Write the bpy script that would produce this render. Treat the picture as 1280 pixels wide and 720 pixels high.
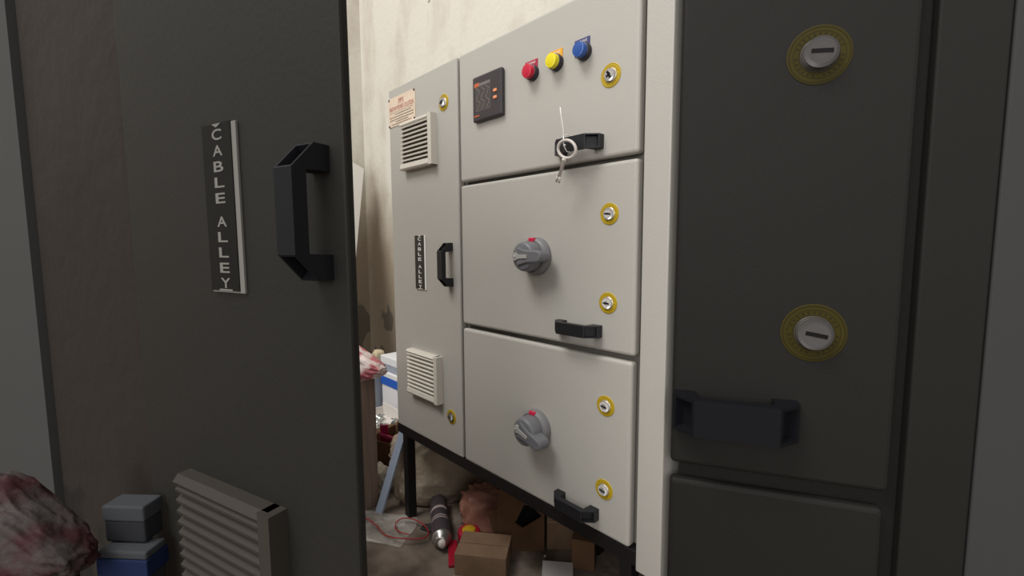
import bpy, bmesh, math, random
from mathutils import Vector, Matrix, noise

# ------------------------------------------------------------------ scene, camera, light
for o in list(bpy.data.objects):
    bpy.data.objects.remove(o)
SC = bpy.context.scene
COL = SC.collection
R = math.radians
H = 0.8153                                   # height of the camera, and of the switchboard's middle line
CAM = Vector((0.0, -0.6623, H))

cd = bpy.data.cameras.new('camera')
cam = bpy.data.objects.new('camera', cd)
COL.objects.link(cam)
cd.sensor_width = 36.0
cd.lens = 575.0 / 1280.0 * 36.0
cd.clip_start = 0.02
rx = Vector((0.685207, 0.728328, -0.005421))
dn = Vector((0.063859, -0.067490, -0.995674))
fw = Vector((-0.725544, 0.681897, -0.092755))
m = Matrix((rx, -dn, -fw)).transposed().to_4x4()
m.translation = CAM
cam.matrix_world = m
SC.camera = cam

w = bpy.data.worlds.new('world')
SC.world = w
w.use_nodes = True
w.node_tree.nodes['Background'].inputs[0].default_value = (1.0, 0.99, 0.975, 1)
w.node_tree.nodes['Background'].inputs[1].default_value = 0.78

def area_light(name, loc, target, sx, sy, power, color):
    l = bpy.data.lights.new(name, 'AREA')
    l.shape = 'RECTANGLE'; l.size = sx; l.size_y = sy
    l.energy = power; l.color = color
    o = bpy.data.objects.new(name, l)
    COL.objects.link(o)
    o.location = loc
    o.rotation_euler = (Vector(target) - Vector(loc)).to_track_quat('-Z', 'Y').to_euler()
    return o
area_light('high_window_daylight', (-1.5, -4.0, 6.8), (-0.8, 0.1, 0.7), 3.6, 2.6, 410, (1.0, 0.99, 0.965))  # unseen high key light from the upper left; no window is built
area_light('window_behind_the_viewer', (.9, -3.4, 1.7), (-.8, 0, .5), 1.8, 1.5, 45, (1.0, 0.99, 0.965))  # unseen fill light, added to even out the lower switchboard

SC.view_settings.view_transform = 'Standard'
SC.view_settings.look = 'None'
SC.view_settings.gamma = 1.0
SC.view_settings.use_curve_mapping = False
SC.view_settings.exposure = 0.0

# ------------------------------------------------------------------ materials
def lin(c):
    return tuple(((v/255.0)/12.92 if v/255.0 <= .04045 else (((v/255.0)+.055)/1.055)**2.4) for v in c) + (1.0,)

def mat(name, rgb, rough=.5, metal=0.0, spec=.5, noise_scale=None, rgb2=None, lo=.4, hi=.65, bump=0.0, bump_scale=60,
        detail=4.0, stretch=None, alpha=None, trans=0.0):
    mt = bpy.data.materials.new(name)
    mt.use_nodes = True
    nt = mt.node_tree
    b = nt.nodes['Principled BSDF']
    b.inputs['Base Color'].default_value = lin(rgb)
    b.inputs['Roughness'].default_value = rough
    b.inputs['Metallic'].default_value = metal
    b.inputs['Specular IOR Level'].default_value = spec
    if alpha is not None: b.inputs['Alpha'].default_value = alpha
    if trans: b.inputs['Transmission Weight'].default_value = trans
    co = nt.nodes.new('ShaderNodeTexCoord')
    mp = nt.nodes.new('ShaderNodeMapping')
    nt.links.new(co.outputs['Object'], mp.inputs[0])
    if stretch: mp.inputs['Scale'].default_value = stretch
    if noise_scale:
        n = nt.nodes.new('ShaderNodeTexNoise')
        n.inputs['Scale'].default_value = noise_scale
        n.inputs['Detail'].default_value = detail
        nt.links.new(mp.outputs[0], n.inputs['Vector'])
        cr = nt.nodes.new('ShaderNodeValToRGB')
        cr.color_ramp.elements[0].position = lo; cr.color_ramp.elements[0].color = lin(rgb)
        cr.color_ramp.elements[1].position = hi; cr.color_ramp.elements[1].color = lin(rgb2)
        nt.links.new(n.outputs['Fac'], cr.inputs[0])
        nt.links.new(cr.outputs[0], b.inputs['Base Color'])
    if bump:
        n2 = nt.nodes.new('ShaderNodeTexNoise')
        n2.inputs['Scale'].default_value = bump_scale
        n2.inputs['Detail'].default_value = 5
        nt.links.new(mp.outputs[0], n2.inputs['Vector'])
        bp = nt.nodes.new('ShaderNodeBump')
        bp.inputs['Strength'].default_value = bump
        bp.inputs['Distance'].default_value = .01
        nt.links.new(n2.outputs['Fac'], bp.inputs['Height'])
        nt.links.new(bp.outputs[0], b.inputs['Normal'])
    return mt

def plaster(name, base, stain, patch):
    """old lime plaster: cream ground, broad brown stains rising from the floor, bare grey patches"""
    mt = bpy.data.materials.new(name); mt.use_nodes = True
    nt = mt.node_tree; N = nt.nodes.new; L = nt.links.new
    b = nt.nodes['Principled BSDF']; b.inputs['Roughness'].default_value = .9
    b.inputs['Specular IOR Level'].default_value = .2
    co = N('ShaderNodeTexCoord')
    mp = N('ShaderNodeMapping'); mp.inputs['Scale'].default_value = (1, 1, .45); L(co.outputs['Object'], mp.inputs[0])
    n1 = N('ShaderNodeTexNoise'); n1.inputs['Scale'].default_value = 6; n1.inputs['Detail'].default_value = 6; L(mp.outputs[0], n1.inputs[0])
    sp = N('ShaderNodeSeparateXYZ'); L(co.outputs['Object'], sp.inputs[0])
    mr = N('ShaderNodeMapRange'); mr.inputs[1].default_value = .7; mr.inputs[2].default_value = 1.35
    mr.inputs[3].default_value = .34; mr.inputs[4].default_value = -.12; L(sp.outputs[2], mr.inputs[0])
    ad = N('ShaderNodeMath'); ad.operation = 'ADD'; L(n1.outputs[0], ad.inputs[0]); L(mr.outputs[0], ad.inputs[1])
    c1 = N('ShaderNodeValToRGB'); c1.color_ramp.elements[0].position = .36; c1.color_ramp.elements[0].color = lin(base)
    c1.color_ramp.elements[1].position = .78; c1.color_ramp.elements[1].color = lin(stain); L(ad.outputs[0], c1.inputs[0])
    n2 = N('ShaderNodeTexNoise'); n2.inputs['Scale'].default_value = 4.5; n2.inputs['Detail'].default_value = 3; L(co.outputs['Object'], n2.inputs[0])
    mr2 = N('ShaderNodeMapRange'); mr2.inputs[1].default_value = .35; mr2.inputs[2].default_value = .75
    mr2.inputs[3].default_value = .16; mr2.inputs[4].default_value = -.1; L(sp.outputs[2], mr2.inputs[0])
    ad2 = N('ShaderNodeMath'); ad2.operation = 'ADD'; L(n2.outputs[0], ad2.inputs[0]); L(mr2.outputs[0], ad2.inputs[1])
    c2 = N('ShaderNodeValToRGB'); c2.color_ramp.elements[0].position = .655; c2.color_ramp.elements[0].color = (0, 0, 0, 1)
    c2.color_ramp.elements[1].position = .675; c2.color_ramp.elements[1].color = (1, 1, 1, 1); L(ad2.outputs[0], c2.inputs[0])
    mx = N('ShaderNodeMix'); mx.data_type = 'RGBA'; L(c2.outputs[0], mx.inputs[0]); L(c1.outputs[0], mx.inputs[6]); mx.inputs[7].default_value = lin(patch)
    L(mx.outputs[2], b.inputs['Base Color'])
    n3 = N('ShaderNodeTexNoise'); n3.inputs['Scale'].default_value = 35; n3.inputs['Detail'].default_value = 6; L(co.outputs['Object'], n3.inputs[0])
    bp = N('ShaderNodeBump'); bp.inputs['Strength'].default_value = .25; bp.inputs['Distance'].default_value = .01
    L(n3.outputs[0], bp.inputs['Height']); L(bp.outputs[0], b.inputs['Normal'])
    return mt

def film(name, rgb, opac, rough=.25):
    """thin plastic film: part transparent, part glossy, part diffuse"""
    mt = bpy.data.materials.new(name); mt.use_nodes = True
    nt = mt.node_tree; N = nt.nodes.new; L = nt.links.new
    b = nt.nodes['Principled BSDF']
    b.inputs['Base Color'].default_value = lin(rgb); b.inputs['Roughness'].default_value = rough
    n = N('ShaderNodeTexNoise'); n.inputs['Scale'].default_value = 9
    co = N('ShaderNodeTexCoord'); L(co.outputs['Object'], n.inputs[0])
    mr = N('ShaderNodeMapRange'); mr.inputs[1].default_value = .35; mr.inputs[2].default_value = .65
    mr.inputs[3].default_value = max(0, opac-.2); mr.inputs[4].default_value = min(1, opac+.2)
    L(n.outputs[0], mr.inputs[0]); L(mr.outputs[0], b.inputs['Alpha'])
    return mt

M = {}
M['grey'] = mat('light_grey_paint', (176, 172, 165), .42, spec=.4, bump=.05, bump_scale=260)
M['dark'] = mat('charcoal_paint', (34, 33, 31), .6, spec=.15, bump=.05, bump_scale=200)  # light grey paint with shade put into its colour, for the side copies
M['slate'] = mat('slate_grey_paint', (63, 63, 63), .7, spec=.1)  # white darkened in its colour for the added strips; also the scrap's grey
M['inner'] = mat('inner_grey_paint', (120, 116, 110), .6)
M['black'] = mat('black_plastic', (27, 27, 31), .45, spec=.4, bump=.1, bump_scale=500)
M['void'] = mat('dark_recess', (10, 10, 12), .7, spec=.2)
M['frame'] = mat('black_frame_paint', (22, 19, 20), .5, spec=.4)
M['vent'] = mat('cream_plastic', (205, 198, 187), .5, spec=.4)
M['chrome'] = mat('chrome', (178, 174, 172), .3, metal=.6)
M['dull'] = mat('dull_steel', (95, 92, 90), .35, metal=.7)
M['yellow'] = mat('yellow_sticker', (196, 166, 28), .5, spec=.4)
M['ochre'] = mat('ochre_print', (140, 112, 20), .6)
M['olive'] = mat('dark_olive_sticker', (58, 51, 10), .6, spec=.15)  # yellow sticker darkened in its colour for the dimmed locks
M['olive2'] = mat('dark_olive_print', (44, 38, 12), .6, spec=.15)  # ochre print, darkened to go with that sticker
M['knob'] = mat('knob_grey', (108, 108, 112), .4, spec=.45, bump=.05, bump_scale=300)
M['knob2'] = mat('knob_base_grey', (118, 117, 118), .45, spec=.4)
M['pointer'] = mat('pointer_grey', (162, 160, 156), .45)
M['redwin'] = mat('red_indicator', (200, 30, 70), .35)
M['meter'] = mat('meter_case', (58, 53, 56), .4, spec=.4)
M['screen'] = mat('meter_screen', (66, 60, 60), .25, spec=.5)
M['scratch'] = mat('film_crease', (116, 110, 108), .4)  # reflections on the film's creases, painted as lighter strokes
M['orange'] = mat('orange_print', (190, 95, 55), .5)
M['amber'] = mat('amber_button', (236, 150, 105), .3)
M['lens_r'] = mat('red_lens', (190, 14, 52), .25)
M['lens_y'] = mat('yellow_lens', (226, 208, 22), .25)
M['lens_b'] = mat('blue_lens', (32, 76, 150), .25)
M['tag_r'] = mat('crimson_plate', (168, 30, 62), .45)
M['tag_y'] = mat('amber_plate', (228, 164, 40), .45)
M['tag_b'] = mat('navy_plate', (62, 60, 108), .45)
M['bezel'] = mat('bezel_black', (40, 34, 44), .4)
M['white'] = mat('white_print', (232, 230, 226), .5)
M['plate'] = mat('nameplate_cream', (224, 206, 184), .4, noise_scale=20, rgb2=(214, 190, 168))
M['redtxt'] = mat('red_print', (168, 58, 66), .5)
M['greytxt'] = mat('grey_print', (112, 100, 92), .5)
M['signblk'] = mat('sign_black', (38, 35, 32), .35)
M['dimwhite'] = mat('dim_print', (112, 110, 106), .6, spec=.1)  # white print of the dimmed sign, shade put into its colour
M['dimsign'] = mat('sign_matt_black', (23, 22, 21), .6, spec=.1)  # sign black, darkened likewise
M['dimblack'] = mat('matt_black_plastic', (18, 19, 23), .6, spec=.15)  # black plastic darkened for the dimmed handles
M['dimvent'] = mat('taupe_plastic', (53, 49, 45), .6, spec=.15)  # cream vent plastic with shade put into its colour
M['dimchrome'] = mat('tarnished_steel', (72, 69, 68), .5, metal=.15, spec=.2)  # chrome darkened by colour for the dimmed locks, no tarnish
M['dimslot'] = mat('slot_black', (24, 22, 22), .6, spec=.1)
M['key'] = mat('white_key_metal', (198, 190, 184), .4, spec=.5)
M['cord'] = mat('white_cord', (232, 230, 226), .5)
M['wall'] = plaster('old_plaster', (212, 207, 196), (170, 156, 137), (124, 117, 106))
M['pillar'] = plaster('dark_plaster', (48, 42, 37), (37, 32, 28), (26, 24, 22))  # wall plaster with shade put into its colours
M['floor'] = mat('dusty_concrete', (134, 120, 108), .9, noise_scale=9, rgb2=(86, 74, 65), bump=.4, bump_scale=40)
M['ceil'] = mat('ceiling_white', (200, 196, 188), .9)
M['card'] = mat('cardboard', (140, 114, 92), .85, noise_scale=14, rgb2=(126, 101, 80), spec=.2)
M['card2'] = mat('brown_cardboard', (112, 84, 62), .85, noise_scale=14, rgb2=(98, 72, 52), spec=.2)
M['card3'] = mat('greyish_cardboard', (136, 116, 104), .85, noise_scale=20, rgb2=(122, 102, 92), stretch=(6, 6, .3), spec=.2)
M['cardtop'] = mat('pale_cardboard', (206, 180, 168), .85, spec=.2)
M['cardedge'] = mat('cardboard_edge', (176, 140, 104), .9)
M['paperwhite'] = mat('white_card', (236, 236, 238), .6)
M['bluewhite'] = mat('blue_grey_card', (160, 168, 180), .6)
M['blue'] = mat('blue_band', (38, 96, 196), .5)
M['tray'] = mat('white_tray', (222, 216, 210), .5)
M['zinc'] = mat('zinc_bolts', (196, 200, 198), .3, metal=.9)
M['magenta'] = mat('magenta_plastic', (172, 40, 92), .5)
M['alu'] = mat('pale_blue_aluminium', (172, 184, 204), .4, metal=.2, stretch=(1, 1, 1))
M['sack'] = mat('woven_sack', (196, 180, 158), .8, noise_scale=18, rgb2=(176, 158, 138), bump=.5, bump_scale=90, spec=.2)
M['sack2'] = mat('white_sack', (214, 206, 194), .7, noise_scale=16, rgb2=(186, 174, 158), bump=.3, bump_scale=60)
M['film'] = film('clear_film', (214, 208, 198), .40, .3)
M['pinkfilm'] = film('pink_film', (196, 140, 122), .72, .35)
M['pinkbag'] = mat('pink_white_bag', (236, 220, 216), .4, noise_scale=26, rgb2=(206, 118, 126), lo=.44, hi=.58, bump=.3, bump_scale=60)
M['duskbag'] = mat('dusky_pink_bag', (70, 64, 63), .6, noise_scale=26, rgb2=(60, 36, 38), lo=.44, hi=.58, bump=.3, bump_scale=60, spec=.1)  # pink-white bag, darkened in its colours
M['duskcream'] = mat('dusky_cream', (62, 58, 44), .8, spec=.1)  # cream foam, darkened in the same way
M['duskbox'] = mat('dark_grey_card', (60, 62, 65), .8, spec=.1)  # white card darkened for the dimmed box lids
M['duskside'] = mat('charcoal_card', (43, 44, 47), .8, spec=.1)  # card of the dimmed box sides, darkened further
M['duskblue'] = mat('dark_blue_band', (26, 36, 66), .7, spec=.1)  # blue band, its colour darkened to match the dimmed box
M['duskcard'] = mat('dark_brown_card', (58, 48, 44), .9, spec=.1)  # brown carton with shade put into its colour
M['can'] = mat('can_label', (76, 68, 74), .4, spec=.5)
M['canband'] = mat('can_band', (176, 160, 158), .4)
M['canmetal'] = mat('can_metal', (190, 186, 182), .3, metal=.8)
M['capwhite'] = mat('cap_white', (222, 214, 206), .5)
M['wire'] = mat('red_wire', (166, 38, 44), .45)
M['redtool'] = mat('red_plastic', (178, 22, 50), .45)
M['yeltool'] = mat('yellow_plastic', (198, 160, 30), .5)
M['cable'] = mat('black_cable', (22, 20, 22), .5)
M['cream'] = mat('cream_foam', (206, 192, 160), .8)
M['paper'] = mat('grey_paper', (176, 168, 166), .8)
M['board'] = mat('pale_board', (206, 202, 194), .6)

# ------------------------------------------------------------------ mesh builder
class MB:
    """collects shapes, in a frame F, for ONE mesh object; each shape takes a material slot"""
    def __init__(s, F=None):
        s.bm = bmesh.new(); s.F = F or Matrix.Identity(4); s.mats = []
    def slot(s, mname):
        if mname not in s.mats: s.mats.append(mname)
        return s.mats.index(mname)
    def add(s, tmp, mname, smooth=False, X=None):
        k = s.slot(mname)
        T = s.F @ X if X is not None else s.F
        vm = {}
        for v in tmp.verts: vm[v] = s.bm.verts.new(T @ v.co)
        for f in tmp.faces:
            try: nf = s.bm.faces.new([vm[v] for v in f.verts])
            except ValueError: continue
            nf.material_index = k; nf.smooth = smooth
        tmp.free()
        return s
    def box(s, lo, hi, mname, bevel=0, seg=2, X=None):
        t = bmesh.new(); bmesh.ops.create_cube(t, size=1)
        lo, hi = Vector(lo), Vector(hi)
        for v in t.verts:
            v.co = Vector([(lo[i]+hi[i])/2 + v.co[i]*(hi[i]-lo[i]) for i in range(3)])
        if bevel: bmesh.ops.bevel(t, geom=list(t.edges), offset=bevel, segments=seg, affect='EDGES', profile=.5)
        return s.add(t, mname, False, X)
    def prism(s, poly, y0, y1, mname, X=None, bevel=0, recess=None):
        """poly in (x, z), extruded from y0 to y1; recess = edge indices whose side faces are hollowed"""
        t = bmesh.new()
        a = [t.verts.new((p[0], y0, p[1])) for p in poly]
        b = [t.verts.new((p[0], y1, p[1])) for p in poly]
        n = len(poly)
        t.faces.new(a); t.faces.new(b[::-1])
        side = [t.faces.new((a[i], b[i], b[(i+1) % n], a[(i+1) % n])) for i in range(n)]
        bmesh.ops.recalc_face_normals(t, faces=t.faces)
        if recess:
            fs = [side[i] for i in recess[0]]
            bmesh.ops.inset_individual(t, faces=fs, thickness=recess[1], depth=0)
            bmesh.ops.inset_individual(t, faces=fs, thickness=recess[1]*.4, depth=-recess[2])
        elif bevel:
            bmesh.ops.bevel(t, geom=list(t.edges), offset=bevel, segments=2, affect='EDGES', profile=.5)
        return s.add(t, mname, False, X)
    def lathe(s, prof, mname, X=None, n=40, smooth=True):
        """prof [(radius, height)], axis +z of X; sharp rings where a point is repeated"""
        t = bmesh.new(); rings = []
        for r, h in prof:
            if r <= 1e-7: rings.append([t.verts.new((0, 0, h))])
            else: rings.append([t.verts.new((r*math.cos(2*math.pi*i/n), r*math.sin(2*math.pi*i/n), h)) for i in range(n)])
        for p, q in zip(rings, rings[1:]):
            if len(p) == 1 and len(q) == 1: continue
            for i in range(n):
                j = (i+1) % n
                if len(p) == 1: t.faces.new((p[0], q[i], q[j]))
                elif len(q) == 1: t.faces.new((p[i], p[j], q[0]))
                else: t.faces.new((p[i], p[j], q[j], q[i]))
        bmesh.ops.recalc_face_normals(t, faces=t.faces)
        return s.add(t, mname, smooth, X)
    def tube(s, pts, r, mname, n=10, closed=False, X=None):
        t = bmesh.new(); pts = [Vector(p) for p in pts]; rings = []
        m_ = len(pts); up = Vector((.13, .21, .97)).normalized()
        for i, p in enumerate(pts):
            if closed: d = pts[(i+1) % m_] - pts[i-1]
            else: d = pts[min(i+1, m_-1)] - pts[max(i-1, 0)]
            d.normalize(); a = d.cross(up)
            if a.length < .1: a = d.cross(Vector((1, 0, 0)))
            a.normalize(); b = d.cross(a)
            rr = r[i] if isinstance(r, (list, tuple)) else r
            rings.append([t.verts.new(p + a*rr*math.cos(2*math.pi*k/n) + b*rr*math.sin(2*math.pi*k/n)) for k in range(n)])
        pairs = list(zip(rings, rings[1:])) + ([(rings[-1], rings[0])] if closed else [])
        for p, q in pairs:
            for i in range(n): t.faces.new((p[i], p[(i+1) % n], q[(i+1) % n], q[i]))
        if not closed: t.faces.new(rings[0]); t.faces.new(rings[-1][::-1])
        bmesh.ops.recalc_face_normals(t, faces=t.faces)
        return s.add(t, mname, True, X)
    def text(s, body, cx, y, cz, h, mname, width=None, spacing=1.0, bold=0.0):
        """lettering on a face: centred at (cx, cz), letter height h, reading in +x"""
        c = bpy.data.curves.new('t', 'FONT'); c.body = body; c.align_x = 'CENTER'; c.align_y = 'CENTER'
        c.size = h*1.38; c.space_character = spacing; c.offset = bold; c.extrude = 0.0
        o = bpy.data.objects.new('t', c); COL.objects.link(o)
        bpy.context.view_layer.update()
        me = bpy.data.meshes.new_from_object(o.evaluated_get(bpy.context.evaluated_depsgraph_get()))
        t = bmesh.new(); t.from_mesh(me)
        xs = [v.co.x for v in t.verts]; wd = max(xs)-min(xs) if xs else 1; mx_ = (max(xs)+min(xs))/2
        ys = [v.co.y for v in t.verts]; my_ = (max(ys)+min(ys))/2
        k = (width/wd) if width else 1.0
        for v in t.verts: v.co = Vector((cx + (v.co.x-mx_)*k, y, cz + v.co.y-my_))
        bpy.data.objects.remove(o); bpy.data.curves.remove(c); bpy.data.meshes.remove(me)
        return s.add(t, mname)
    def build(s, name, parent=None, loc=None, weld=True):
        me = bpy.data.meshes.new(name)
        base = Vector((0, 0, 0))
        if parent is not None:
            p = parent
            while p is not None: base = base + p.location; p = p.parent
        elif loc is not None: base = Vector(loc)
        for v in s.bm.verts: v.co -= base
        s.bm.to_mesh(me); s.bm.free()
        for k in s.mats: me.materials.append(M[k])
        o = bpy.data.objects.new(name, me); COL.objects.link(o)
        if parent is not None: o.parent = parent
        else: o.location = base
        return o

def thing(name, label, cat, loc, group=None):
    o = bpy.data.objects.new(name, None); COL.objects.link(o)
    o.location = loc; o.empty_display_size = .05
    return tag(o, label, cat, group)
def tag(o, label, cat, group=None, kind=None):
    o['label'] = label; o['category'] = cat
    if group: o['group'] = group
    if kind: o['kind'] = kind
    return o
def struct(o):
    o['kind'] = 'structure'; return o

OUT = Matrix.Rotation(R(90), 4, 'X')                 # lathe axis (+z) turned to point out of a face (-y)
def face_at(u, z, y=0, roll=0):                      # lathe frame standing on a face, axis outwards
    return Matrix.Translation((u, y, z)) @ Matrix.Rotation(R(roll), 4, 'Y') @ OUT

# ------------------------------------------------------------------ the room
X0, X1, Y0, Y1, ZC = -2.52, 2.6, -4.2, 0.56, 6.0
struct(MB().box((X0-.2, Y0, -.1), (X1, Y1+.2, 0), 'floor').build('floor', loc=(0, 0, 0)))
struct(MB().box((X0-.2, Y1, 0), (X1, Y1+.2, ZC), 'wall').build('wall_back', loc=(0, Y1, 0)))
struct(MB().box((X0-.2, Y0, 0), (X0, Y1, ZC), 'wall').build('wall_left', loc=(X0, 0, 0)))

# ------------------------------------------------------------------ hardware of the switchboards
def pull_handle(F, root, u, z, L, p, wd, vertical, mname='black', foot=.0, label=None):
    """bridge handle; (u, z) = outer end of its first foot, running +x (or -z when vertical)"""
    e = p*.42; sl = p*.6; f = L*.19; t_ = p*.36
    poly = [(0, 0), (0, e), (sl, p), (L-sl, p), (L, e), (L, 0), (L-f, 0), (L-f-.002, p-t_), (f+.002, p-t_), (f, 0)]
    # poly lives in (along, out): map along->x (or -z), out->-y, width->z (or x)
    if vertical: X = Matrix.Translation((u, 0, z)) @ Matrix(((0, 1, 0, 0), (0, 0, -1, 0), (-1, 0, 0, 0), (0, 0, 0, 1)))
    else: X = Matrix.Translation((u, 0, z)) @ Matrix(((1, 0, 0, 0), (0, 0, -1, 0), (0, 1, 0, 0), (0, 0, 0, 1)))
    mb = MB(F)
    mb.prism(poly, -wd/2, wd/2, mname, X=X, recess=([1, 3], wd*.13, p*.28))
    return mb.build('pull_handle', root)

def lock(F, root, u, z, r=.0185, k=1.0, mats=('chrome', 'yellow', 'ochre', 'void'), slot=0, big_slot=False, proud=.007):
    c, yl, oc, sl = mats
    rb = r*.53
    mb = MB(F)
    X = face_at(u, z)
    mb.lathe([(0, proud), (rb*.80, proud), (rb*.80, proud), (rb, proud*.8), (rb, proud*.8), (rb, 0.001), (rb*1.12, .0016), (rb*1.12, 0)], c, X)
    Xs = Matrix.Translation((u, 0, z)) @ Matrix.Rotation(R(slot), 4, 'Y')
    if big_slot:
        mb.box((-rb*.62, -proud-.0004, -rb*.2), (rb*.62, -proud+.001, rb*.2), sl, X=Xs)
        mb.box((-rb*.16, -proud-.0005, -rb*.55), (rb*.16, -proud+.001, rb*.3), sl, X=Xs)
    else:
        mb.box((-rb*.62, -proud-.0004, -rb*.13), (rb*.62, -proud+.001, rb*.13), sl, X=Xs)
    lk = mb.build('lock', root)
    st = MB(F)
    st.lathe([(r*.50, .0004), (r*.50, .0012), (r*.97, .0012), (r, .0009), (r, 0)], yl, X, n=48, smooth=False)
    for rr, dr in ((.93, .02), (.80, .012), (.62, .012)):
        st.lathe([(r*(rr-dr), .0012), (r*(rr-dr), .0014), (r*(rr+dr), .0014), (r*(rr+dr), .0012)], oc, X, n=48, smooth=False)
    for i in range(26):                                              # ring of tiny illegible print
        a = 2*math.pi*i/26
        if i % 7 == 6: continue
        Xt = Matrix.Translation((u, 0, z)) @ Matrix.Rotation(a, 4, 'Y')
        st.box((-r*.035, -.00145, r*.67), (r*.035, -.0011, r*.76), oc, X=Xt)
    st.build('ring_sticker', lk)
    return lk

def rotary_handle(F, root, u, z, ang):
    X = face_at(u, z)
    mb = MB(F)
    mb.lathe([(0, .017), (.030, .017), (.0335, .0155), (.0368, .011), (.0372, .004), (.0372, 0)], 'knob2', X, n=56)
    mb.lathe([(.0305, .0172), (.0318, .0178), (.0330, .0160)], 'knob2', X, n=56)
    base = mb.build('rotary_handle', root)
    g = MB(F)
    g.lathe([(0, .044), (.0235, .044), (.0265, .0425), (.0285, .038), (.0292, .030), (.0292, .0172)], 'knob', X, n=56)
    Xa = Matrix.Translation((u, 0, z)) @ Matrix.Rotation(R(ang), 4, 'Y')
    # the lever: a tapering bar from the drum out past the base's rim (poly in x, z; extruded in -y)
    t = []
    for k in range(9):
        a = R(-90 + 180*k/8)
        t.append((.0425 + .0095*math.cos(a), .0108*math.sin(a)))
    poly = [(-.012, .0185), (-.012, -.0185), (.012, -.0125)] + t + [(.012, .0125)]
    g.prism(poly, -.0475, -.0175, 'knob', X=Xa, bevel=.0028)
    g.build('grip', base)
    p = MB(F)
    tp = []
    for k in range(13):
        a = R(55 + 250*k/12)
        tp.append((-.0145 + .0078*math.cos(a), .0078*math.sin(a)))
    tp += [(-.006, -.0042), (.0175, -.0034), (.0175, .0034), (-.006, .0042)]
    p.prism(tp, -.0492, -.043, 'pointer', X=Xa, bevel=.0006)
    p.lathe([(0, .0500), (.0028, .0500), (.0034, .0490)], 'pointer', face_at(0, 0) if False else Xa @ face_at(-.0145, 0), n=20)
    p.build('pointer', base)
    wn = MB(F)
    wn.box((-.0080, -.0184, .0285), (.0080, -.0110, .0362), 'redwin', bevel=.0015, X=Matrix.Translation((u, 0, z)))
    o = wn.build('indicator_window', base); o['label'] = 'red position window on the rim of the grey knob'
    return base

def pilot_light(F, root, u, z, pu, pz, lens, tagm, txt, dark=True):
    X = face_at(u, z)
    mb = MB(F)
    mb.lathe([(.0145, .0), (.0145, .009), (.0138, .0105), (.0120, .0108)], 'bezel', X, n=40)
    b = mb.build('pilot_light', root)
    l = MB(F)
    l.lathe([(.0128, .009), (.0128, .0185), (.0118, .0208), (.0118, .0208), (.0108, .0212), (0, .0216)], lens, X, n=40)
    l.build('lens', b)
    s_ = MB(F)
    s_.box((pu-.0165, -.0016, pz-.0110), (pu+.0165, 0, pz+.0165), tagm, bevel=.0005)
    s_.text(txt, pu+.001, -.0019, pz+.0115, .0042, 'white', width=.021)
    s_.build('legend_plate', b)
    return b

def vent(F, root, u0, u1, z0, z1, d, n, mname='vent', k=1.0):
    mb = MB(F)
    lw, rw, tw, bw = .006*k, .016*k, .006*k, .020*k
    mb.box((u0+.001*k, -.004*k, z0+.001*k), (u1-.001*k, 0, z1-.001*k), mname)                                             # back flange
    mb.box((u0+lw, -.006*k, z0+bw), (u1-rw, -.0035*k, z1-tw), 'inner' if mname == 'vent' else 'void')                         # dark inside
    mb.prism([(u1-rw, -d*.96), (u1-rw*.8, -d), (u1, -d), (u1, 0), (u1-rw, 0)], z0, z1, mname, X=Matrix(((1, 0, 0, 0), (0, 0, 1, 0), (0, 1, 0, 0), (0, 0, 0, 1))))
    mb.box((u0+.0005*k, -d*.55, z0+.001*k), (u0+lw, 0, z1-.001*k), mname)
    X = Matrix(((0, 1, 0, 0), (1, 0, 0, 0), (0, 0, 1, 0), (0, 0, 0, 1)))                       # poly (y, z) extruded along x
    mb.prism([(0, z0), (-d*.85, z0), (-d, z0+.004*k), (-d*.9, z0+bw*.75), (-d*.55, z0+bw), (0, z0+bw)], u0, u1-rw*.5, mname, X=X)
    mb.prism([(0, z1), (-d*.7, z1), (-d, z1-tw), (-d*.9, z1-tw*1.6), (0, z1-tw)], u0, u1-rw*.5, mname, X=X)
    hs = (z1-tw-(z0+bw))/n
    for i in range(n):
        zz = z0 + bw + hs*i
        mb.prism([(-.003*k, zz+hs*1.25), (-d*.98, zz+hs*.42), (-d*.96, zz+hs*.16), (-d*.55, zz+hs*.30), (-.003*k, zz+hs*.75)], u0+lw*.5, u1-rw*.9, mname, X=X)
    return mb.build('vent_grille', root)

def sign(F, root, u0, u1, z0, z1, k, white='white', black='signblk'):
    mb = MB(F)
    mb.box((u0, -.0022*k, z0), (u1, 0, z1), white, bevel=.0004*k)
    wd = u1-u0; h = z1-z0
    mb.box((u0-wd*.01, -.0030*k, z0+h*.012), (u1-wd*.13, -.0018*k, z1+h*.003), black)
    letters = 'CABLE ALLEY'
    cx = (u0+u1-wd*.13)/2 + wd*.03
    for i, ch in enumerate(letters):
        if ch == ' ': continue
        # the gap of the word space is shorter than a letter
        pos = i if i < 5 else i - .5
        zz = z1 - h*(.062 + pos*.0925)
        mb.text(ch, cx, -.0033*k, zz, h*.062, white, width=wd*.30, bold=.0002*k)
    # a peeled corner of the lower and the upper edge
    mb.prism([(cx-wd*.14, z1), (cx+wd*.14, z1), (cx, z1-h*.022)], -.0034*k, -.0029*k, white)
    mb.prism([(cx-wd*.2, z0+h*.012), (cx+wd*.2, z0+h*.012), (cx+wd*.2, z0+h*.022), (cx-wd*.2, z0+h*.022)], -.0034*k, -.0029*k, white)
    return mb.build('sign_plate', root)

def panel(F, root, u0, u1, z0, z1, mname, d=.02, bev=.005, name='door'):
    mb = MB(F)
    mb.box((u0, 0, z0), (u1, d, z1), mname, bevel=bev, seg=3)
    return mb.build(name, root)

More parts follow.
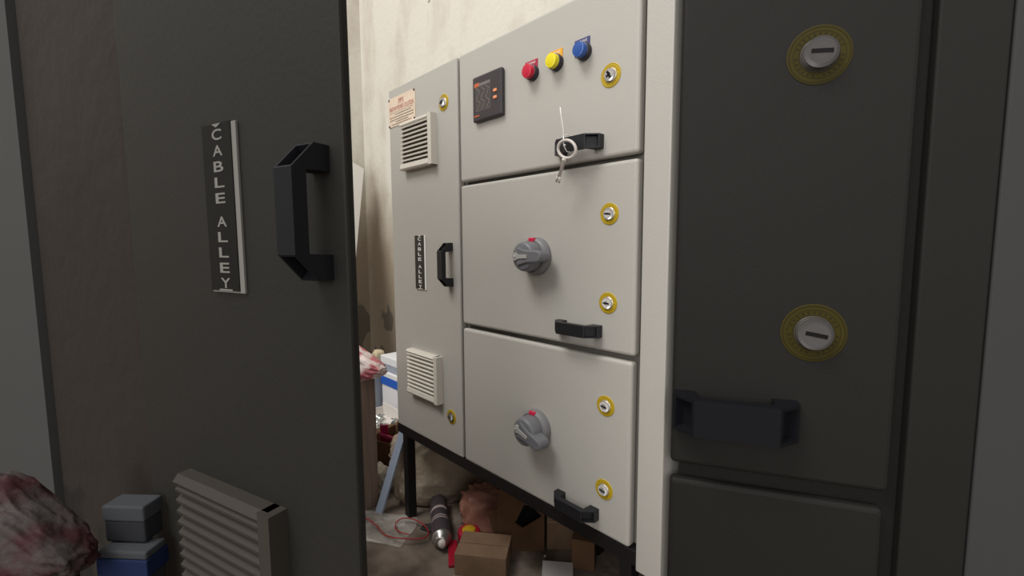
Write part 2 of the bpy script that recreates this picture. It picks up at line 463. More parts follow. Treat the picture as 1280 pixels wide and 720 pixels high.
# ------------------------------------------------------------------ the main switchboard
F = Matrix.Translation((0, 0, H))
sb = thing('switchboard', 'tall light grey electrical switchboard with four doors standing on a black metal frame', 'switchboard', (-.78, .2, H-.527))
b = MB(F)
b.box((-1.203, .021, -.527), (-.40, .40, .428), 'inner', bevel=.002)
b.build('cabinet_body', sb)
d1 = panel(F, sb, -1.206, -.8865, -.527, .431, 'grey', bev=.004)
d1['label'] = 'narrow full-height left door of the switchboard'
d2 = panel(F, sb, -.8785, -.4085, .1465, .431, 'grey', bev=.006)
d2['label'] = 'upper right door carrying the meter and lamps'
d3 = panel(F, sb, -.8785, -.4085, -.187, .1385, 'grey', bev=.006)
d3['label'] = 'middle right door with a rotary knob'
d4 = panel(F, sb, -.8785, -.4125, -.527, -.1975, 'grey', bev=.006)
d4['label'] = 'lower right door with a rotary knob'
b = MB(F)
b.box((-.3985, 0, -.56), (-.3525, .40, .70), 'grey', bevel=.002)
b.build('side_column', sb)
# left door
vent(F, sb, -1.122, -.970, .200, .323, .019, 9)
vent(F, sb, -1.117, -.967, -.408, -.284, .019, 9)
lock(F, sb, -.940, .341, r=.0195, big_slot=True, slot=-35, proud=.008)
lock(F, sb, -.931, -.433, r=.0185, slot=15, mats=('dull', 'yellow', 'ochre', 'void'))
sign(F, sb, -1.081, -1.031, -.117, .0265, 1.0)
pull_handle(F, sb, -.9225, .0065, .1065, .034, .019, True)
npl = MB(F)
npl.box((-1.2035, -.0015, .328), (-1.066, 0, .4055), 'plate', bevel=.0004)
npl.text('PPS', -1.135, -.0018, .3905, .0135, 'redtxt', width=.026)
npl.text('PARTHIV POWER SOLUTION', -1.135, -.0018, .3745, .0125, 'redtxt', width=.124)
npl.box((-1.195, -.0018, .3645), (-1.075, -.0014, .3653), 'greytxt')
rnd = random.Random(4)
for zz, a, c in ((.3595, -1.17, -1.085), (.3525, -1.197, -1.074), (.3455, -1.195, -1.075), (.3395, -1.165, -1.10), (.3335, -1.185, -1.085)):
    x = a
    while x < c:                                                  # illegible small print: runs of thin strokes
        l = rnd.uniform(.003, .010)
        npl.box((x, -.0018, zz-.0012), (min(x+l, c), -.0014, zz+.0012), 'greytxt'); x += l + .0018
nm = npl.build('nameplate', sb)
for (uu, zz) in ((-1.2, .402), (-1.0695, .4025), (-1.2, .3315), (-1.0695, .3315)):
    MB(F).lathe([(0, .0035), (.0028, .003), (.0034, .0015), (.0034, 0)], 'dull', face_at(uu, zz), n=16).build('screw', nm)
# upper right door
me = MB(F)
me.box((-.8165, -.011, .2675), (-.7215, 0, .3625), 'meter', bevel=.004, seg=3)
for (a, bb) in (((-.806, .2905), (-.8035, .3490)), ((-.7545, .2905), (-.752, .3490))): pass
mtr = me.build('panel_meter', sb)
sc = MB(F)
sc.box((-.8035, -.0115, .2885), (-.7565, -.0095, .3455), 'scratch')
sc.box((-.8025, -.0118, .2900), (-.7575, -.0100, .3395), 'screen')
rnd = random.Random(11)
for i in range(3):
    for j in range(4):                                            # reflections on the protective film's creases, painted as a zigzag weave
        cx, cz = -.7955 + i*.0155, .2965 + j*.0122
        a = 40 if j % 2 else -50
        sc.box((-.0078, -.01195, -.0007), (.0078, -.0116, .0007), 'scratch', X=Matrix.Translation((cx+rnd.uniform(-.001, .001), 0, cz)) @ Matrix.Rotation(R(a+rnd.uniform(-9, 9)), 4, 'Y'))
sc.build('screen', mtr)
for zz in (.3195, .3055):
    MB(F).box((-.7455, -.0135, zz-.0032), (-.7345, -.0105, zz+.0032), 'amber', bevel=.0014).build('button', mtr)
for (a_, b_) in (((-.8085, .3385), (-.7925, .3475)), ((-.8105, .2775), (-.7925, .2805))):
    MB(F).box((a_[0], -.0118, a_[1]), (b_[0], -.0108, b_[1]), 'orange', bevel=.0004).build('orange_marking', mtr)
pilot_light(F, sb, -.6405, .3290, -.6455, .3375, 'lens_r', 'tag_r', 'R PHASE')
pilot_light(F, sb, -.5795, .3310, -.5835, .3380, 'lens_y', 'tag_y', 'Y PHASE')
pilot_light(F, sb, -.5165, .3315, -.5225, .3395, 'lens_b', 'tag_b', 'B PHASE')
lock(F, sb, -.4625, .2790, r=.0195, big_slot=True, slot=60)
pull_handle(F, sb, -.5745, .1745, .0995, .031, .0235, False)
# middle right door
lock(F, sb, -.4615, .0520, slot=5)
lock(F, sb, -.4620, -.1005, slot=5)
rotary_handle(F, sb, -.6305, -.0220, -1)
pull_handle(F, sb, -.5730, -.1520, .0995, .031, .0215, False)
# lower right door
lock(F, sb, -.4640, -.2845, slot=10)
lock(F, sb, -.4650, -.4395, slot=10)
rotary_handle(F, sb, -.6305, -.3710, 19)
pull_handle(F, sb, -.5740, -.4920, .0985, .031, .0215, False)

# black stand under it
st = thing('metal_stand', 'black angle-iron stand carrying the light grey switchboard', 'stand', (-.78, .2, 0))
def bar(lo, hi, name, root=st, mname='frame'): return MB().box(lo, hi, mname, bevel=.001).build(name, root)
zt = H-.5275
bar((-1.212, .002, zt-.027), (-.400, .032, zt), 'rail')
bar((-1.205, .37, zt-.027), (-.400, .40, zt), 'rail')
bar((-1.205, .032, zt-.027), (-1.175, .37, zt), 'rail')
bar((-.70, .032, zt-.030), (-.672, .37, zt), 'rail')
for (x, y) in ((-1.182, .002), (-1.182, .37), (-.70, .28), (-.431, .002), (-.431, .37)):
    bar((x, y, 0), (x+.023, y+.027, zt-.026), 'leg')

# key hanging from the upper handle on a white cord
ky = thing('cabinet_key', 'white metal key hanging on a cord from the top black handle', 'key', (-.520, -.043, H+.16))
kb = MB(F)
import mathutils
ax = Vector((.038, 0, -.014)).normalized(); bx_ = Vector((.012, -.004, .030)).normalized()
c0 = Vector((-.5205, -.043, .1625))
pts = []
for i in range(36):
    a = 2*math.pi*i/36
    pts.append(c0 + ax*(.0205*math.cos(a)) + bx_*(.0145*math.sin(a)))
kb.tube(pts, .0027, 'key', n=10, closed=True)
kb.build('bow', ky)
ks_ = MB(F)
s0 = Vector((-.5255, -.043, .1475)); s1 = Vector((-.5375, -.0435, .117))
ks_.tube([s0, s0.lerp(s1, .12), s0.lerp(s1, .14), s1], [.0040, .0040, .0031, .0028], 'key', n=12)
dv = (s1-s0).normalized(); sd = Vector((dv.z, 0, -dv.x))
for q in (-1, 1):
    ks_.tube([s1 - dv*.001, s1 + sd*q*.0034 + dv*.002, s1 + sd*q*.0034 + dv*.009], [.0026, .0024, .0018], 'key', n=8)
ks_.build('shaft', ky)
kc = MB(F)
cp = [(-.533, -.046, .234), (-.5315, -.046, .222), (-.529, -.045, .207), (-.5275, -.044, .195), (-.5285, -.0425, .187), (-.531, -.040, .181), (-.530, -.0405, .174), (-.526, -.043, .1695), (-.5225, -.0445, .170)]
kc.tube(cp, .0010, 'cord', n=6)
kc.tube([(-.5285, -.0425, .187), (-.5265, -.036, .189), (-.526, -.014, .188), (-.526, -.014, .161), (-.5265, -.036, .1605), (-.528, -.0425, .170), (-.5285, -.0425, .187)], .0009, 'cord', n=6)
kc.build('cord', ky)

# ------------------------------------------------------------------ added copy of the switchboard at right, shade put into its colours
FR = Matrix.Translation((-.3415, .001, H)) @ Matrix.Rotation(R(27), 4, 'Z')
rs = thing('switchboard', 'dark charcoal switchboard section on the right with two olive-ringed locks', 'switchboard', (-.08, .30, 0))
b = MB(FR)
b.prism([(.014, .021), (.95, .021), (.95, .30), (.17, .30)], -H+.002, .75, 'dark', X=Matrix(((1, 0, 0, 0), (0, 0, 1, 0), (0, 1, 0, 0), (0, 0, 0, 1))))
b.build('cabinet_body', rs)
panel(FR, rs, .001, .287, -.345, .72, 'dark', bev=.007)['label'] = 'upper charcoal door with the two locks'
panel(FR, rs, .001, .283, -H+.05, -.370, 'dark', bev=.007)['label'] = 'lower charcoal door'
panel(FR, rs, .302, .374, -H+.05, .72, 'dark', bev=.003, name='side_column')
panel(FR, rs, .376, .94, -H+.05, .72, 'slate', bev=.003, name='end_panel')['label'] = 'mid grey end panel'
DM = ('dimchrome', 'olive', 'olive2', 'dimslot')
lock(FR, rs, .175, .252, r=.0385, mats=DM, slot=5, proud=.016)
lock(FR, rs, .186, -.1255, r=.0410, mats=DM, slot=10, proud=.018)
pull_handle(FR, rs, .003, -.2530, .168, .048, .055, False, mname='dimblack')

# ------------------------------------------------------------------ added enlarged copy of the left door, darkened in its colours
KS = 0.5
FL = Matrix.Translation(CAM) @ Matrix.Scale(KS, 4) @ Matrix.Translation(-CAM) @ Matrix.Translation((-.8642, -.4736, H-.1684)) @ Matrix.Rotation(R(18), 4, 'Z')
zb = (0.02 - (FL @ Vector((0, 0, 0))).z)/KS
ld = thing('equipment_panel', 'large dark charcoal panel at the left edge with sign, black handle and vent', 'panel', FL @ Vector((-.05, 0, zb)))
b = MB(FL)
b.box((-.352, 0, zb), (.262, .016, .66), 'dark', bevel=.004)
b.build('door_sheet', ld)
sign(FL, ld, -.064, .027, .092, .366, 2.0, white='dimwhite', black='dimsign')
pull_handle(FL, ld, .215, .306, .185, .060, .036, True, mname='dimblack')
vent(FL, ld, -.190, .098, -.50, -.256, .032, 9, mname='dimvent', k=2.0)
for hz in (-.45, .05, .55):
    hb = MB(FL)
    hb.lathe([(0, 0), (.008, 0), (.008, .07), (0, .07)], 'dimblack', Matrix.Translation((-.358, .012, hz)), n=16, smooth=False)
    hb.build('hinge', ld)
# added plaster pillar, darkened in colour, and a plain grey block beyond it
zf = (0.0 - (FL @ Vector((0, 0, 0))).z)/KS
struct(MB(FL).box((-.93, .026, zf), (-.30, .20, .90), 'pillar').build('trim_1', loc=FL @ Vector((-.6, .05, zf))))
struct(MB(FL).box((-2.1, .010, zf), (-.94, .20, .95), 'slate').build('trim_2', loc=FL @ Vector((-1.3, .05, zf))))

# ------------------------------------------------------------------ things on the floor
def closed_carton(name, label, cat, lo, hi, mname, top=None, yaw=0, seam=True, group=None):
    c = Vector(((lo[0]+hi[0])/2, (lo[1]+hi[1])/2, lo[2]))
    X = Matrix.Translation(c) @ Matrix.Rotation(R(yaw), 4, 'Z')
    sx, sy, h = (hi[0]-lo[0])/2, (hi[1]-lo[1])/2, hi[2]-lo[2]
    r_ = thing(name, label, cat, c, group)
    mb = MB(X)
    mb.box((-sx, -sy, 0), (sx, sy, h-.003), mname, bevel=.002)
    mb.build('carton_wall', r_)
    for s in (-1, 1):
        MB(X).box((-sx, .001 if s > 0 else -sy, h-.0035), (sx, sy if s > 0 else -.001, h), top or mname, bevel=.001).build('flap', r_)
    return r_

def lump(name, label, cat, c, size, mname, seed, amp=.25, freq=6.0, sub=5, ridge=.5, flat=True, yaw=0, group=None, pinch=None, slope=0):
    """crumpled bag or sack: a rounded block whose skin is folded by noise; rests on z = c.z"""
    t = bmesh.new()
    bmesh.ops.create_icosphere(t, subdivisions=sub, radius=1)
    off = Vector((seed*7.3, seed*3.1, seed*1.7))
    for v in t.verts:
        n = v.co.normalized()
        p = Vector([math.copysign(abs(q)**.72, q) for q in n])
        p = p/ max(1, 1)
        r1 = noise.noise(n*freq*.3 + off)
        r2 = 1-abs(noise.noise(n*freq + off*2))*2
        r3 = 1-abs(noise.noise(n*freq*2.3 + off*3))*2
        k = 1 + amp*(r1*.9 + ridge*(r2*.35 + r3*.18) - .1)
        q = Vector((p.x*size[0]*k, p.y*size[1]*k, p.z*size[2]*k))
        if pinch: q.x *= 1 - pinch*max(0, n.z); q.y *= 1 - pinch*max(0, n.z)
        v.co = q
    lo = -size[2]*.82
    for v in t.verts:
        if flat and v.co.z < lo: v.co.z = lo + (v.co.z-lo)*.02
    zmin = min(v.co.z for v in t.verts)
    for v in t.verts:
        v.co.z -= zmin
        if slope: v.co.z *= max(.15, 1 - slope*(v.co.x/size[0]*.5+.5))
    mb = MB(Matrix.Translation(c) @ Matrix.Rotation(R(yaw), 4, 'Z'))
    mb.add(t, mname, smooth=True)
    o = mb.build(name, loc=c)
    if label: tag(o, label, cat, group)
    return o

# tall carton at the left edge with a bag on top
closed_carton('cardboard_box', 'tall greyish-brown cardboard carton left of the stand with a pink-white bag on top', 'box',
              (-1.60, -.26, 0), (-1.300, -.022, .412), 'card3', top='cardtop', yaw=0)
lump('plastic_bag', 'crumpled pink and white plastic bag on the tall greyish carton', 'bag', (-1.340, -.060, .414), (.090, .045, .085), 'pinkbag', 7, amp=.45, freq=2.6, ridge=.9, yaw=47, slope=.8)
lump('foam_piece', 'small cream foam lump on the narrow blue-grey box behind the pink-white bag', 'foam', (-2.03, .36, .246), (.028, .028, .04), 'cream', 8, amp=.1, sub=3)

# boxes by the back wall
def banded_box(name, label, lo, hi, band, lidz, main='paperwhite', lid='paperwhite', bandm='blue', group=None):
    r_ = thing(name, label, 'box', ((lo[0]+hi[0])/2, (lo[1]+hi[1])/2, lo[2]), group)
    MB().box(lo, (hi[0], hi[1], lidz), main, bevel=.003).build('carton_wall', r_)
    mb = MB()
    mb.box((lo[0]-.003, lo[1]-.003, lidz), (hi[0]+.003, hi[1]+.003, hi[2]), lid, bevel=.003)
    mb.build('lid', r_)
    if band:
        mb = MB(); mb.box((lo[0]-.004, lo[1]-.004, band[0]), (hi[0]+.004, hi[1]+.004, band[1]), bandm, bevel=.001)
        mb.build('band', r_)['label'] = 'blue printed band'
    return r_
banded_box('cardboard_box', 'white box with a blue band by the back wall under another white box', (-1.955, .335, 0), (-1.72, .53, .235), (.175, .212), .212)
banded_box('cardboard_box', 'plain white lidded box on top of the blue-banded box', (-1.975, .345, .237), (-1.74, .535, .305), None, .268, main='bluewhite')
closed_carton('cardboard_box', 'narrow blue-grey box standing beside the blue-banded white box', 'box', (-2.20, .30, 0), (-1.97, .42, .245), 'bluewhite')

# tray of bolts on a low carton
closed_carton('cardboard_box', 'low brown carton holding up the white tray of bolts', 'box', (-1.86, .12, 0), (-1.60, .29, .058), 'card2')
tr = thing('tray', 'white plastic tray full of zinc bolts beside the switchboard stand', 'tray', (-1.71, .205, .059))
mb = MB()
tx0, tx1, ty0, ty1, tz = -1.85, -1.575, .125, .285, .060
mb.box((tx0, ty0, tz), (tx1, ty1, tz+.004), 'tray')
mb.build('tray_base', tr)
mb = MB()
mb.box((tx0, ty0, tz), (tx1, ty0+.004, tz+.032), 'tray', bevel=.001)
mb.box((tx0, ty1-.004, tz), (tx1, ty1, tz+.062), 'tray', bevel=.001)
mb.box((tx0, ty0, tz), (tx0+.004, ty1, tz+.045), 'tray', bevel=.001)
mb.box((tx1-.004, ty0, tz), (tx1, ty1, tz+.045), 'tray', bevel=.001)
mb.build('tray_rim', tr)
mb = MB()
pts = [(tx1-.02+.014*math.cos(a*.35), ty1-.002, tz+.070+.012*math.sin(a*.35)) for a in range(18)]
mb.tube(pts, .004, 'tray', closed=True)
mb.build('handle', tr)
mb = MB()
mb.lathe([(0, .006), (.0065, .006), (.0075, .0045), (.0075, 0), (.0036, 0), (.0036, -.022), (0, -.022)], 'zinc', n=8, smooth=False)
bolt0 = mb.build('bolt', loc=(0, 0, 0))
rnd = random.Random(5)
k = 0
for layer in range(4):
    nx = 10 - layer
    for i in range(nx if layer else 12):
        o = bolt0 if k == 0 else bolt0.copy()
        if k: COL.objects.link(o)
        fx = rnd.uniform(.08, .92); fy = rnd.uniform(.18, .85)
        o.location = (tx0+.01+(tx1-tx0-.02)*fx, ty0+.012+(ty1-ty0-.03)*fy, tz+.014+layer*.009)
        o.rotation_euler = (R(rnd.uniform(60, 120)), R(rnd.uniform(-25, 25)), R(rnd.uniform(0, 360)))
        tag(o, 'short zinc bolt in the heap in the white tray', 'bolt', 'zinc bolts heaped in the white tray')
        k += 1

# open carton with magenta strips
def open_carton(name, label, c, sx, sy, h, yaw, mname, flaps, th=.004, tilt=0):
    X = Matrix.Translation(c) @ Matrix.Rotation(R(yaw), 4, 'Z') @ Matrix.Rotation(R(tilt), 4, 'X')
    r_ = thing(name, label, 'box', c)
    mb = MB(X)
    mb.box((-sx, -sy, 0), (sx, sy, th), mname)
    mb.box((-sx, -sy, 0), (sx, -sy+th, h), mname); mb.box((-sx, sy-th, 0), (sx, sy, h), mname)
    mb.box((-sx, -sy, 0), (-sx+th, sy, h), mname); mb.box((sx-th, -sy, 0), (sx, sy, h), mname)
    mb.build('carton_wall', r_)
    for side, L, a in flaps:                              # a = opening angle past vertical
        if side in 'fb':
            s = -1 if side == 'f' else 1
            Xf = X @ Matrix.Translation((0, s*(sy-th*.5), h)) @ Matrix.Rotation(R(-s*a), 4, 'X')
            MB(Xf).box((-sx, -th*.5, 0), (sx, th*.5, L), mname, bevel=.0008).build('flap', r_)
        else:
            s = -1 if side == 'l' else 1
            Xf = X @ Matrix.Translation((s*(sx-th*.5), 0, h)) @ Matrix.Rotation(R(s*a), 4, 'Y')
            MB(Xf).box((-th*.5, -sy, 0), (th*.5, sy, L), mname, bevel=.0008).build('flap', r_)
    return r_
open_carton('cardboard_box', 'open brown carton holding magenta plastic strips beside the aluminium bar', (-1.462, .150, 0), .090, .072, .125, 20, 'card2',
            [('b', .06, 60), ('r', .055, 70), ('l', .05, 100)])
for i, (p0, p1, wd) in enumerate((((-1.490, .105, .07), (-1.468, .088, .180), .028), ((-1.480, .085, .140), (-1.375, .115, .133), .022), ((-1.45, .14, .04), (-1.405, .17, .145), .03))):
    p0, p1 = Vector(p0), Vector(p1); d = p1-p0
    X = Matrix.Translation(p0) @ d.to_track_quat('X', 'Z').to_matrix().to_4x4()
    mb = MB(X)
    mb.box((0, -wd/2, 0), (d.length, wd/2, .004), 'magenta', bevel=.0008)
    mb.box((0, -wd/2, 0), (d.length, -wd/2+.004, wd*.6), 'magenta', bevel=.0008)
    tag(mb.build('plastic_strip', loc=p0), ['magenta angle strip standing upright in the open carton', 'magenta angle strip lying across the front of the open carton', 'magenta angle strip at the dark back of the open carton'][i], 'strip', 'magenta plastic strips')

# aluminium bar leaning on the stand
p0, p1 = Vector((-1.2535, -.046, .004)), Vector((-1.2290, .034, .255))
d = p1-p0
X = Matrix.Translation(p0) @ d.to_track_quat('Z', 'Y').to_matrix().to_4x4() @ Matrix.Rotation(R(35), 4, 'Z')
mb = MB(X)
mb.prism([(-.0125, -.004), (.0125, -.004), (.0125, .004), (.0095, .004), (.0095, -.0005), (.003, -.0005), (.003, .003), (-.003, .003), (-.003, -.0005), (-.0095, -.0005), (-.0095, .004), (-.0125, .004)],
         0, d.length, 'alu', X=Matrix(((1, 0, 0, 0), (0, 0, -1, 0), (0, 1, 0, 0), (0, 0, 0, 1))))
tag(mb.build('aluminium_bar', loc=p0), 'pale blue-grey aluminium channel bar leaning beside the black stand leg', 'bar')

# sacks
lump('sack', 'large beige woven sack slumped on the floor under the switchboard', 'sack', (-1.232, .170, .0), (.156, .084, .135), 'sack', 2, amp=.32, freq=3.0, ridge=1.1, yaw=58)
lump('sack', 'white crumpled packing sack behind the big beige one, close under the switchboard', 'sack', (-1.40, .40, .0), (.07, .05, .14), 'sack2', 9, amp=.4, freq=4, ridge=.9)
lump('sack', 'grey-white crumpled sack on the floor between the tall carton and aluminium bar', 'sack', (-1.375, .025, .0), (.036, .028, .045), 'sack2', 12, amp=.4, freq=4, ridge=.9)

# clear film on the floor
t = bmesh.new()
bmesh.ops.create_grid(t, x_segments=60, y_segments=60, size=1)
for v in t.verts:
    x, y = v.co.x, v.co.y
    n1 = 1-abs(noise.noise(Vector((x*2.3, y*2.3, 4.2))))*2.2
    n2 = 1-abs(noise.noise(Vector((x*5.5+3, y*5.5, 1.2))))*2.2
    e = max(0, 1-max(abs(x), abs(y))**4)
    rr = 1 + .18*noise.noise(Vector((x*1.5, y*1.5, 9)))
    v.co = Vector((x*.135*rr, y*.075*rr, .003 + e*.013*max(0, n1*.8+n2*.2)))
mb = MB(Matrix.Translation((-1.222, -.112, 0)) @ Matrix.Rotation(R(40), 4, 'Z'))
mb.add(t, 'film', smooth=True)
tag(mb.build('plastic_film', loc=(-1.222, -.112, 0)), 'crumpled clear plastic film lying on the floor beside the red wire', 'plastic film')
# red wire
wp = [(-1.30, -.10), (-1.255, -.105), (-1.225, -.098), (-1.195, -.092), (-1.172, -.090), (-1.145, -.094), (-1.112, -.093), (-1.083, -.079), (-1.055, -.052), (-1.04, -.026), (-1.045, -.006), (-1.068, .006), (-1.10, .006), (-1.135, -.004), (-1.158, -.022), (-1.156, -.042), (-1.135, -.056), (-1.105, -.058), (-1.075, -.048)]
def smooth_path(ps, n=6):
    out = []
    P = [Vector(p) for p in ps]
    for i in range(len(P)-1):
        a, b_, c, d_ = P[max(i-1, 0)], P[i], P[i+1], P[min(i+2, len(P)-1)]
        for k in range(n):
            s = k/n
            out.append(.5*((2*b_) + (c-a)*s + (2*a-5*b_+4*c-d_)*s*s + (3*b_-a-3*c+d_)*s**3))
    return out + [P[-1]]
mb = MB(); mb.tube(smooth_path([(x, y, .017+.003*math.sin(i*1.1)) for i, (x, y) in enumerate(wp)]), .0017, 'wire', n=8)
tag(mb.build('red_wire', loc=(-1.12, -.05, 0)), 'thin red wire looped on the floor in front of the stand leg', 'wire')
# scraps by the leg
for i, (x, y, s, mn, lb) in enumerate(((-1.085, .022, .022, 'slate', 'dark grey plastic scrap on the floor right of the stand leg'), (-1.155, -.033, .017, 'paper', 'torn grey paper scrap on the floor left of the stand leg'))):
    mb = MB(Matrix.Translation((x, y, .001)) @ Matrix.Rotation(R(30+50*i), 4, 'Z') @ Matrix.Rotation(R(8), 4, 'X'))
    mb.prism([(-s, -s*.5), (s*.7, -s*.7), (s*1.1, s*.2), (s*.2, s*.7), (-s*.8, s*.4)], .003, .006, mn, X=Matrix(((1, 0, 0, 0), (0, 0, 1, 0), (0, 1, 0, 0), (0, 0, 0, 1))))
    tag(mb.build('scrap', loc=(x, y, .0)), lb, 'scrap')

# spray can lying on the floor
pN, pF = Vector((-.968, -.012, .0265)), Vector((-1.148, .098, .0265))
ax_ = (pN-pF); Lc = ax_.length
X = Matrix.Translation(pF) @ ax_.to_track_quat('Z', 'Y').to_matrix().to_4x4()
cn = thing('spray_can', 'dark spray can lying on the floor with its white nozzle towards the viewer', 'can', (pN+pF)/2 - Vector((0, 0, .0265)))
rc = .0255
mb = MB(X); mb.lathe([(0, .003), (rc*.8, .0), (rc, .004), (rc, Lc*.86)], 'can', n=40)
for (a, bb) in ((.30, .36), (.52, .545), (.57, .595)):
    mb.lathe([(rc+.0003, Lc*a), (rc+.0003, Lc*bb)], 'canband', n=40)
mb.build('can_body', cn)
mb = MB(X); mb.lathe([(rc, Lc*.86), (rc*1.04, Lc*.865), (rc*1.04, Lc*.885), (rc*.95, Lc*.895), (rc*.8, Lc*.93), (rc*.62, Lc*.95), (rc*.62, Lc*.965), (0, Lc*.965)], 'canmetal', n=40); mb.build('shoulder', cn)
mb = MB(X); mb.lathe([(rc*.40, Lc*.96), (rc*.40, Lc*1.0), (rc*.34, Lc*1.02), (0, Lc*1.022)], 'capwhite', n=24); mb.build('nozzle', cn)

# red and yellow tool under the can
tl = thing('tape_measure', 'red and yellow tape measure lying behind the spray can and carton', 'tape measure', (-.955, .075, 0))
mb = MB(Matrix.Translation((-.960, .072, 0)) @ Matrix.Rotation(R(-30), 4, 'Z'))
mb.lathe([(0, 0), (.028, 0), (.031, .003), (.031, .030), (.028, .034), (0, .034)], 'redtool', n=32); mb.build('case', tl)
mb = MB(Matrix.Translation((-.960, .072, .034)) @ Matrix.Rotation(R(-30), 4, 'Z'))
mb.lathe([(0, .004), (.016, .004), (.019, .001), (.019, 0)], 'yeltool', n=32); mb.build('dial', tl)
mb = MB(Matrix.Translation((-.945, .006, .001)) @ Matrix.Rotation(R(-35), 4, 'Z'))
mb.box((-.05, -.012, 0), (.05, .012, .008), 'redtool', bevel=.002)
tag(mb.build('plastic_strip', loc=(-.945, .006, .001)), 'flat red plastic strip on the floor under the spray can nozzle', 'strip')

# pink film bag under the cabinet
lump('plastic_bag', 'crumpled translucent pink-brown plastic bag under the switchboard behind the cartons', 'bag', (-.948, .180, .0), (.098, .036, .074), 'pinkfilm', 21, amp=.5, freq=2.8, ridge=1.1, yaw=46)
# cartons under the cabinet
closed_carton('cardboard_box', 'pale brown cardboard carton in front of the pink plastic bag', 'box', (-.925, -.005, 0), (-.795, .09, .055), 'card', yaw=38)
# upright carton whose front wall is torn open
XB = Matrix.Translation((-.835, .150, 0)) @ Matrix.Rotation(R(46), 4, 'Z')
r_ = thing('cardboard_box', 'upright brown carton with a torn black hole in its front under the switchboard', 'box', XB @ Vector((0, .06, 0)))
mb = MB(XB)
W_, H_, T_ = .0625, .172, .004
mb.box((-W_, .0, 0), (-W_+T_, .12, H_), 'card2'); mb.box((W_-T_, .0, 0), (W_, .12, H_), 'card2')
mb.box((-W_+T_, .116, 0), (W_-T_, .12, H_), 'card2'); mb.box((-W_+T_, 0, 0), (W_-T_, .116, T_), 'card2')
mb.build('carton_wall', r_)
MB(XB).box((-W_+.006, .012, .045), (W_-.006, .110, .150), 'void', bevel=.003).build('black_lining', r_)  # black block added so the torn hole looks dark inside
hole = [(.0085, .129), (.0287, .129), (.056, .097), (.005, .0645), (-.015, .079)]
out = [(-W_, H_), (W_, H_), (W_, .097), (W_, 0), (-W_, 0), (-W_, .079)]
mb = MB(XB)
for poly in ([out[0], out[1], hole[1], hole[0]], [out[1], out[2], hole[2], hole[1]], [out[2], out[3], hole[3], hole[2]], [out[3], out[4], hole[3]], [out[4], out[5], hole[4], hole[3]], [out[5], out[0], hole[0], hole[4]]):
    mb.prism(poly, -.004, 0, 'card2')
mb.build('torn_front', r_)
MB(XB).box((-W_, -.002, H_+.0002), (W_, .12, H_+.0035), 'card2', bevel=.001).build('flap', r_)
Xf = XB @ Matrix.Translation((-W_-.002, 0, .13)) @ Matrix.Rotation(R(28), 4, 'Z') @ Matrix.Rotation(R(-12), 4, 'Y')
MB(Xf).box((-.028, -.004, -.100), (0, 0, -.01), 'card2', bevel=.001).build('flap', r_)
# plain carton right of it
def carton_at(name, label, front, yaw, wd, dp, h, mname, strip=None):
    X = Matrix.Translation(front) @ Matrix.Rotation(R(yaw), 4, 'Z')
    r_ = thing(name, label, 'box', X @ Vector((0, dp/2, 0)))
    mb = MB(X); mb.box((-wd/2, 0, 0), (wd/2, dp, h-.003), mname, bevel=.002); mb.build('carton_wall', r_)
    for s_ in (0, 1):
        MB(X).box((-wd/2, s_*dp/2+.0005, h-.0035), (wd/2, (s_+1)*dp/2-.0005, h), mname, bevel=.001).build('flap', r_)
    if strip:
        mb = MB(X); mb.box((-wd/2-.0005, -.0006, h*strip), (wd/2+.0005, .001, h*strip+.003), 'cardedge'); mb.build('tape', r_)
    return r_
carton_at('cardboard_box', 'tan carton with a pale band right of the torn carton', (-.752, .238, 0), 46, .102, .075, .172, 'card', strip=.45)
tag(MB(Matrix.Translation((-.765, .170, 0))).lathe([(0, .012), (.003, .012), (.0045, .010), (.0045, .007), (.002, .006), (.002, 0), (0, 0)], 'zinc', n=14).build('screw', loc=(-.765, .170, 0)), 'single steel screw standing on the floor in front of the tan carton', 'screw')
carton_at('cardboard_box', 'small reddish-brown carton in front of the rear stand leg', (-.672, .208, 0), 30, .058, .045, .078, 'card2')
mb = MB(Matrix.Translation((-.705, .150, .002)) @ Matrix.Rotation(R(40), 4, 'Z') @ Matrix.Rotation(R(14), 4, 'X'))
mb.box((-.038, -.028, .007), (.038, .028, .009), 'paper')
tag(mb.build('paper_sheet', loc=(-.705, .150, 0)), 'grey paper sheet lying in front of the small reddish-brown carton', 'paper')

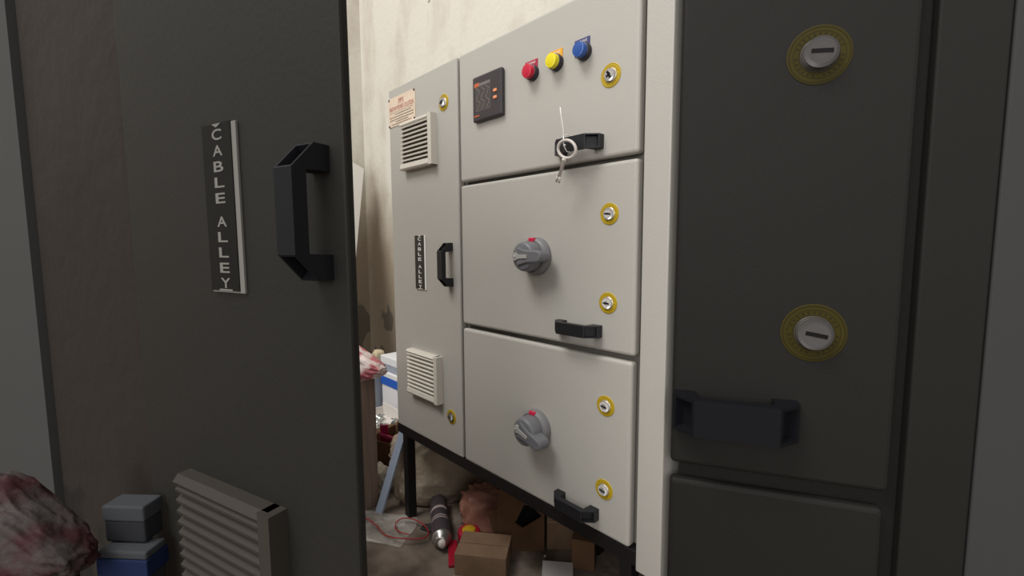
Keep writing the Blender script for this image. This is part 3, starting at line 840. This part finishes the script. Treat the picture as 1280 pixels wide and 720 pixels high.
# pale board leaning far left
X = Matrix.Translation((-1.935, .20, .004)) @ Matrix.Rotation(R(-19), 4, 'Y')
mb = MB(X)
mb.prism([(-.5, 0), (-.08, 0), (.275, 1.29), (-.5, 1.74)], 0, .012, 'board', X=Matrix.Rotation(R(90), 4, 'Z'))
tag(mb.build('board', loc=(-1.935, .2, 0)), 'pale board leaning on the left wall with a pointed corner', 'board')

# added copies of the left clutter, with shade put into their colours
def near(px):                                      # the added left group is set at the door copy's reduced distance
    return CAM + (Vector(px)-CAM)*KS
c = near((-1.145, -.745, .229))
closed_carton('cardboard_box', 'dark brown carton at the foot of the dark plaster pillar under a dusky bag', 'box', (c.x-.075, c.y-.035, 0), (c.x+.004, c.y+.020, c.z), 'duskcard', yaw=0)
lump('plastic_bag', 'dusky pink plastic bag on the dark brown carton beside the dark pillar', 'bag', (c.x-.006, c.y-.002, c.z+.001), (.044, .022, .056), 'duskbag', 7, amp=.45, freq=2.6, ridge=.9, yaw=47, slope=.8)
a, b_ = near((-1.155, -.672, .235)), near((-1.085, -.607, .235))
def dimmed_box_copy(name, label, pa, pb, z0, z1, main, lid, band=None):
    pa, pb = Vector(pa), Vector(pb)
    ex = Vector((pb.x-pa.x, pb.y-pa.y, 0)); L = ex.length; ang = math.atan2(ex.y, ex.x)
    X = Matrix.Translation((pa.x, pa.y, 0)) @ Matrix.Rotation(ang, 4, 'Z')
    r_ = thing(name, label, 'box', (pa.x, pa.y, z0))
    zl = z1-(z1-z0)*.42 if band is None else z1-.008
    MB(X).box((0, 0, z0), (L, .022, zl), main, bevel=.002).build('carton_wall', r_)
    MB(X).box((-.001, -.001, zl), (L+.001, .023, z1), lid, bevel=.002).build('lid', r_)
    if band: MB(X).box((-.002, -.002, z1-.025), (L+.002, .024, z1-.008), band, bevel=.001).build('band', r_)
    return r_
dimmed_box_copy('cardboard_box', 'dark grey box with a dark blue band beside the charcoal door', a, b_, 0, a.z, 'duskside', 'duskbox', 'duskblue')
a2, b2 = near((-1.175, -.661, .312)), near((-1.115, -.604, .312))
a2.z = 0
dimmed_box_copy('cardboard_box', 'dark grey lidded box on top of the dark blue-banded box', a2, b2, a.z+.001, near((0, 0, .312)).z, 'duskside', 'duskbox')
